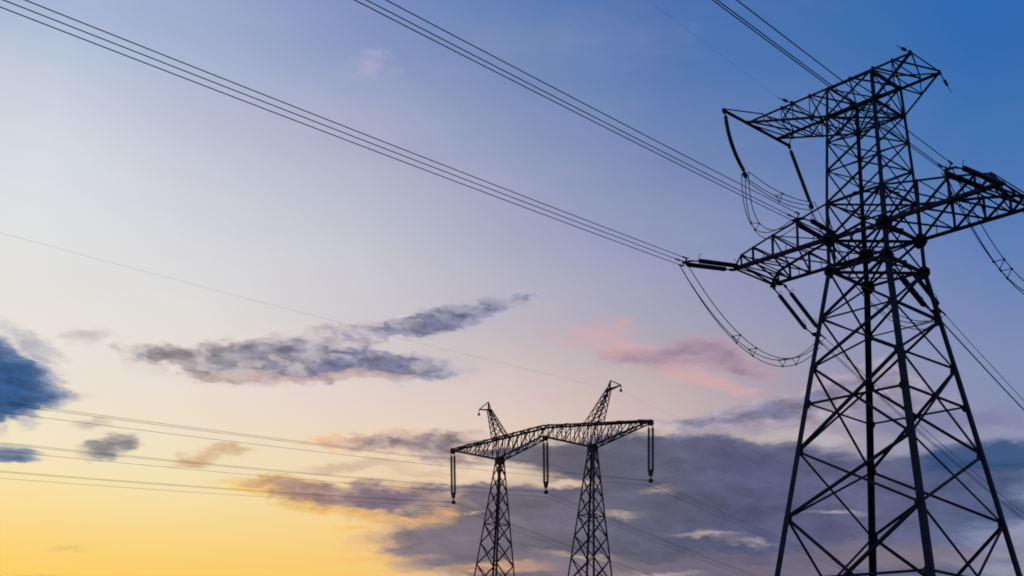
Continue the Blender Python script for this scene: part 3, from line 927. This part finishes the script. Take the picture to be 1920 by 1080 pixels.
for sg in (-1, 1):
    b0 = [V((sg * t, u, 27.3)) for t, u in ((4.6, -.45), (6.2, -.45), (6.2, .45), (4.6, .45))]
    tp = [V((sg * t, u, 30.35)) for t, u in ((6.85, -.17), (7.2, -.17), (7.2, .17), (6.85, .17))]
    m = MB(); ctr = V((sg * 6.2, 0, 28.8)); K = 6
    for i in range(4):
        j = (i + 1) % 4; nf = ((b0[i] + b0[j] + tp[i] + tp[j]) / 4 - ctr).normalized()
        for k in range(K):
            f0, f1 = 1 - (1 - k / K) ** 1.2, 1 - (1 - (k + 1) / K) ** 1.2
            brace(m, lerp(b0[i], tp[i], f0), lerp(b0[j], tp[j], f1), 0.06, nf, 0.01)
            brace(m, lerp(b0[j], tp[j], f0), lerp(b0[i], tp[i], f1), 0.055, nf, 0.04)
        brace(m, tp[i], tp[j], 0.1, nf, 0.0)
    horn = m.build('ground_wire_horn', OLD_STEEL, portal)
    for i in range(4):
        c = MB(); c.angle(b0[i], tp[i], 0.10, V((b0[(i+1) % 4] - b0[i])), V((b0[(i-1) % 4] - b0[i]))); c.build('chord', OLD_STEEL, horn)
    br = MB(); apex = V((sg * 7.2, 0, 31.15)); tip = V((sg * 8.35, 0, 30.55))
    for y in (-.15, .15):
        br.bar((sg * 6.95, y, 30.35), apex, 0.05); br.bar((sg * 7.2, y, 30.35), tip, 0.06)
    br.bar(apex, tip, 0.05); br.bar((sg * 7.2, 0, 30.3), apex, 0.05)
    br.bar(tip, tip - V((0, 0, 0.5)), 0.035); br.lathe(tip - V((0, 0, 0.62)), (0, 0, 1), ((0, .04), (.05, .12), (.2, .12), (.26, .04)), 8)
    br.build('wire_bracket', OLD_STEEL, horn)
PT = {'left': PW(-11.5, 0, 26.62), 'centre': PW(0, 0, 26.62), 'right': PW(11.5, 0, 26.62)}
PE = {k: p - V((0, 0, 4.9)) + PA * {'left': 0.5, 'centre': 0.28, 'right': 0.0}[k] for k, p in PT.items()}
for k in PT:
    hang_string('hanging double insulator string under the %s of the far portal beam' % {'left': 'left tip', 'centre': 'middle', 'right': 'right tip'}[k],
                PT[k], PE[k], 'portal suspension strings', PORC, 0.4, PA, OLD_STEEL, r=0.135, core=0.125)
LAZ, RAZ = R(218.0), R(48.4)
for k in PE:
    for q, (x, v) in enumerate(TRI):
        off = PA * x * 0.5 + V((0, 0, v * 0.5 - 0.15))
        e = PE[k] + off
        left = span(e, V((math.sin(LAZ), math.cos(LAZ), 0)), -0.14, 0.0003, 210, 50)
        right = span(e, V((math.sin(RAZ), math.cos(RAZ), 0)), -0.14, 0.0004, 170, 40)
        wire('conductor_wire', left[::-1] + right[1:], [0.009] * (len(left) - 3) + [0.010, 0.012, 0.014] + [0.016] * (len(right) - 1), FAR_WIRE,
             '%s wire of the far bundle clamped below the %s of the portal beam' % (('lowest', 'left upper', 'right upper')[q], {'left': 'left tip', 'centre': 'middle', 'right': 'right tip'}[k]),
             'power line', 'conductors of the far portal line')
p = PW(8.35, 0, 29.95)
le = span(p, V((math.sin(R(227.0)), math.cos(R(227.0)), 0)), -0.065, 0.0003, 200, 50)
ri = span(p, V((math.sin(RAZ), math.cos(RAZ), 0)), -0.10, 0.0004, 170, 40)
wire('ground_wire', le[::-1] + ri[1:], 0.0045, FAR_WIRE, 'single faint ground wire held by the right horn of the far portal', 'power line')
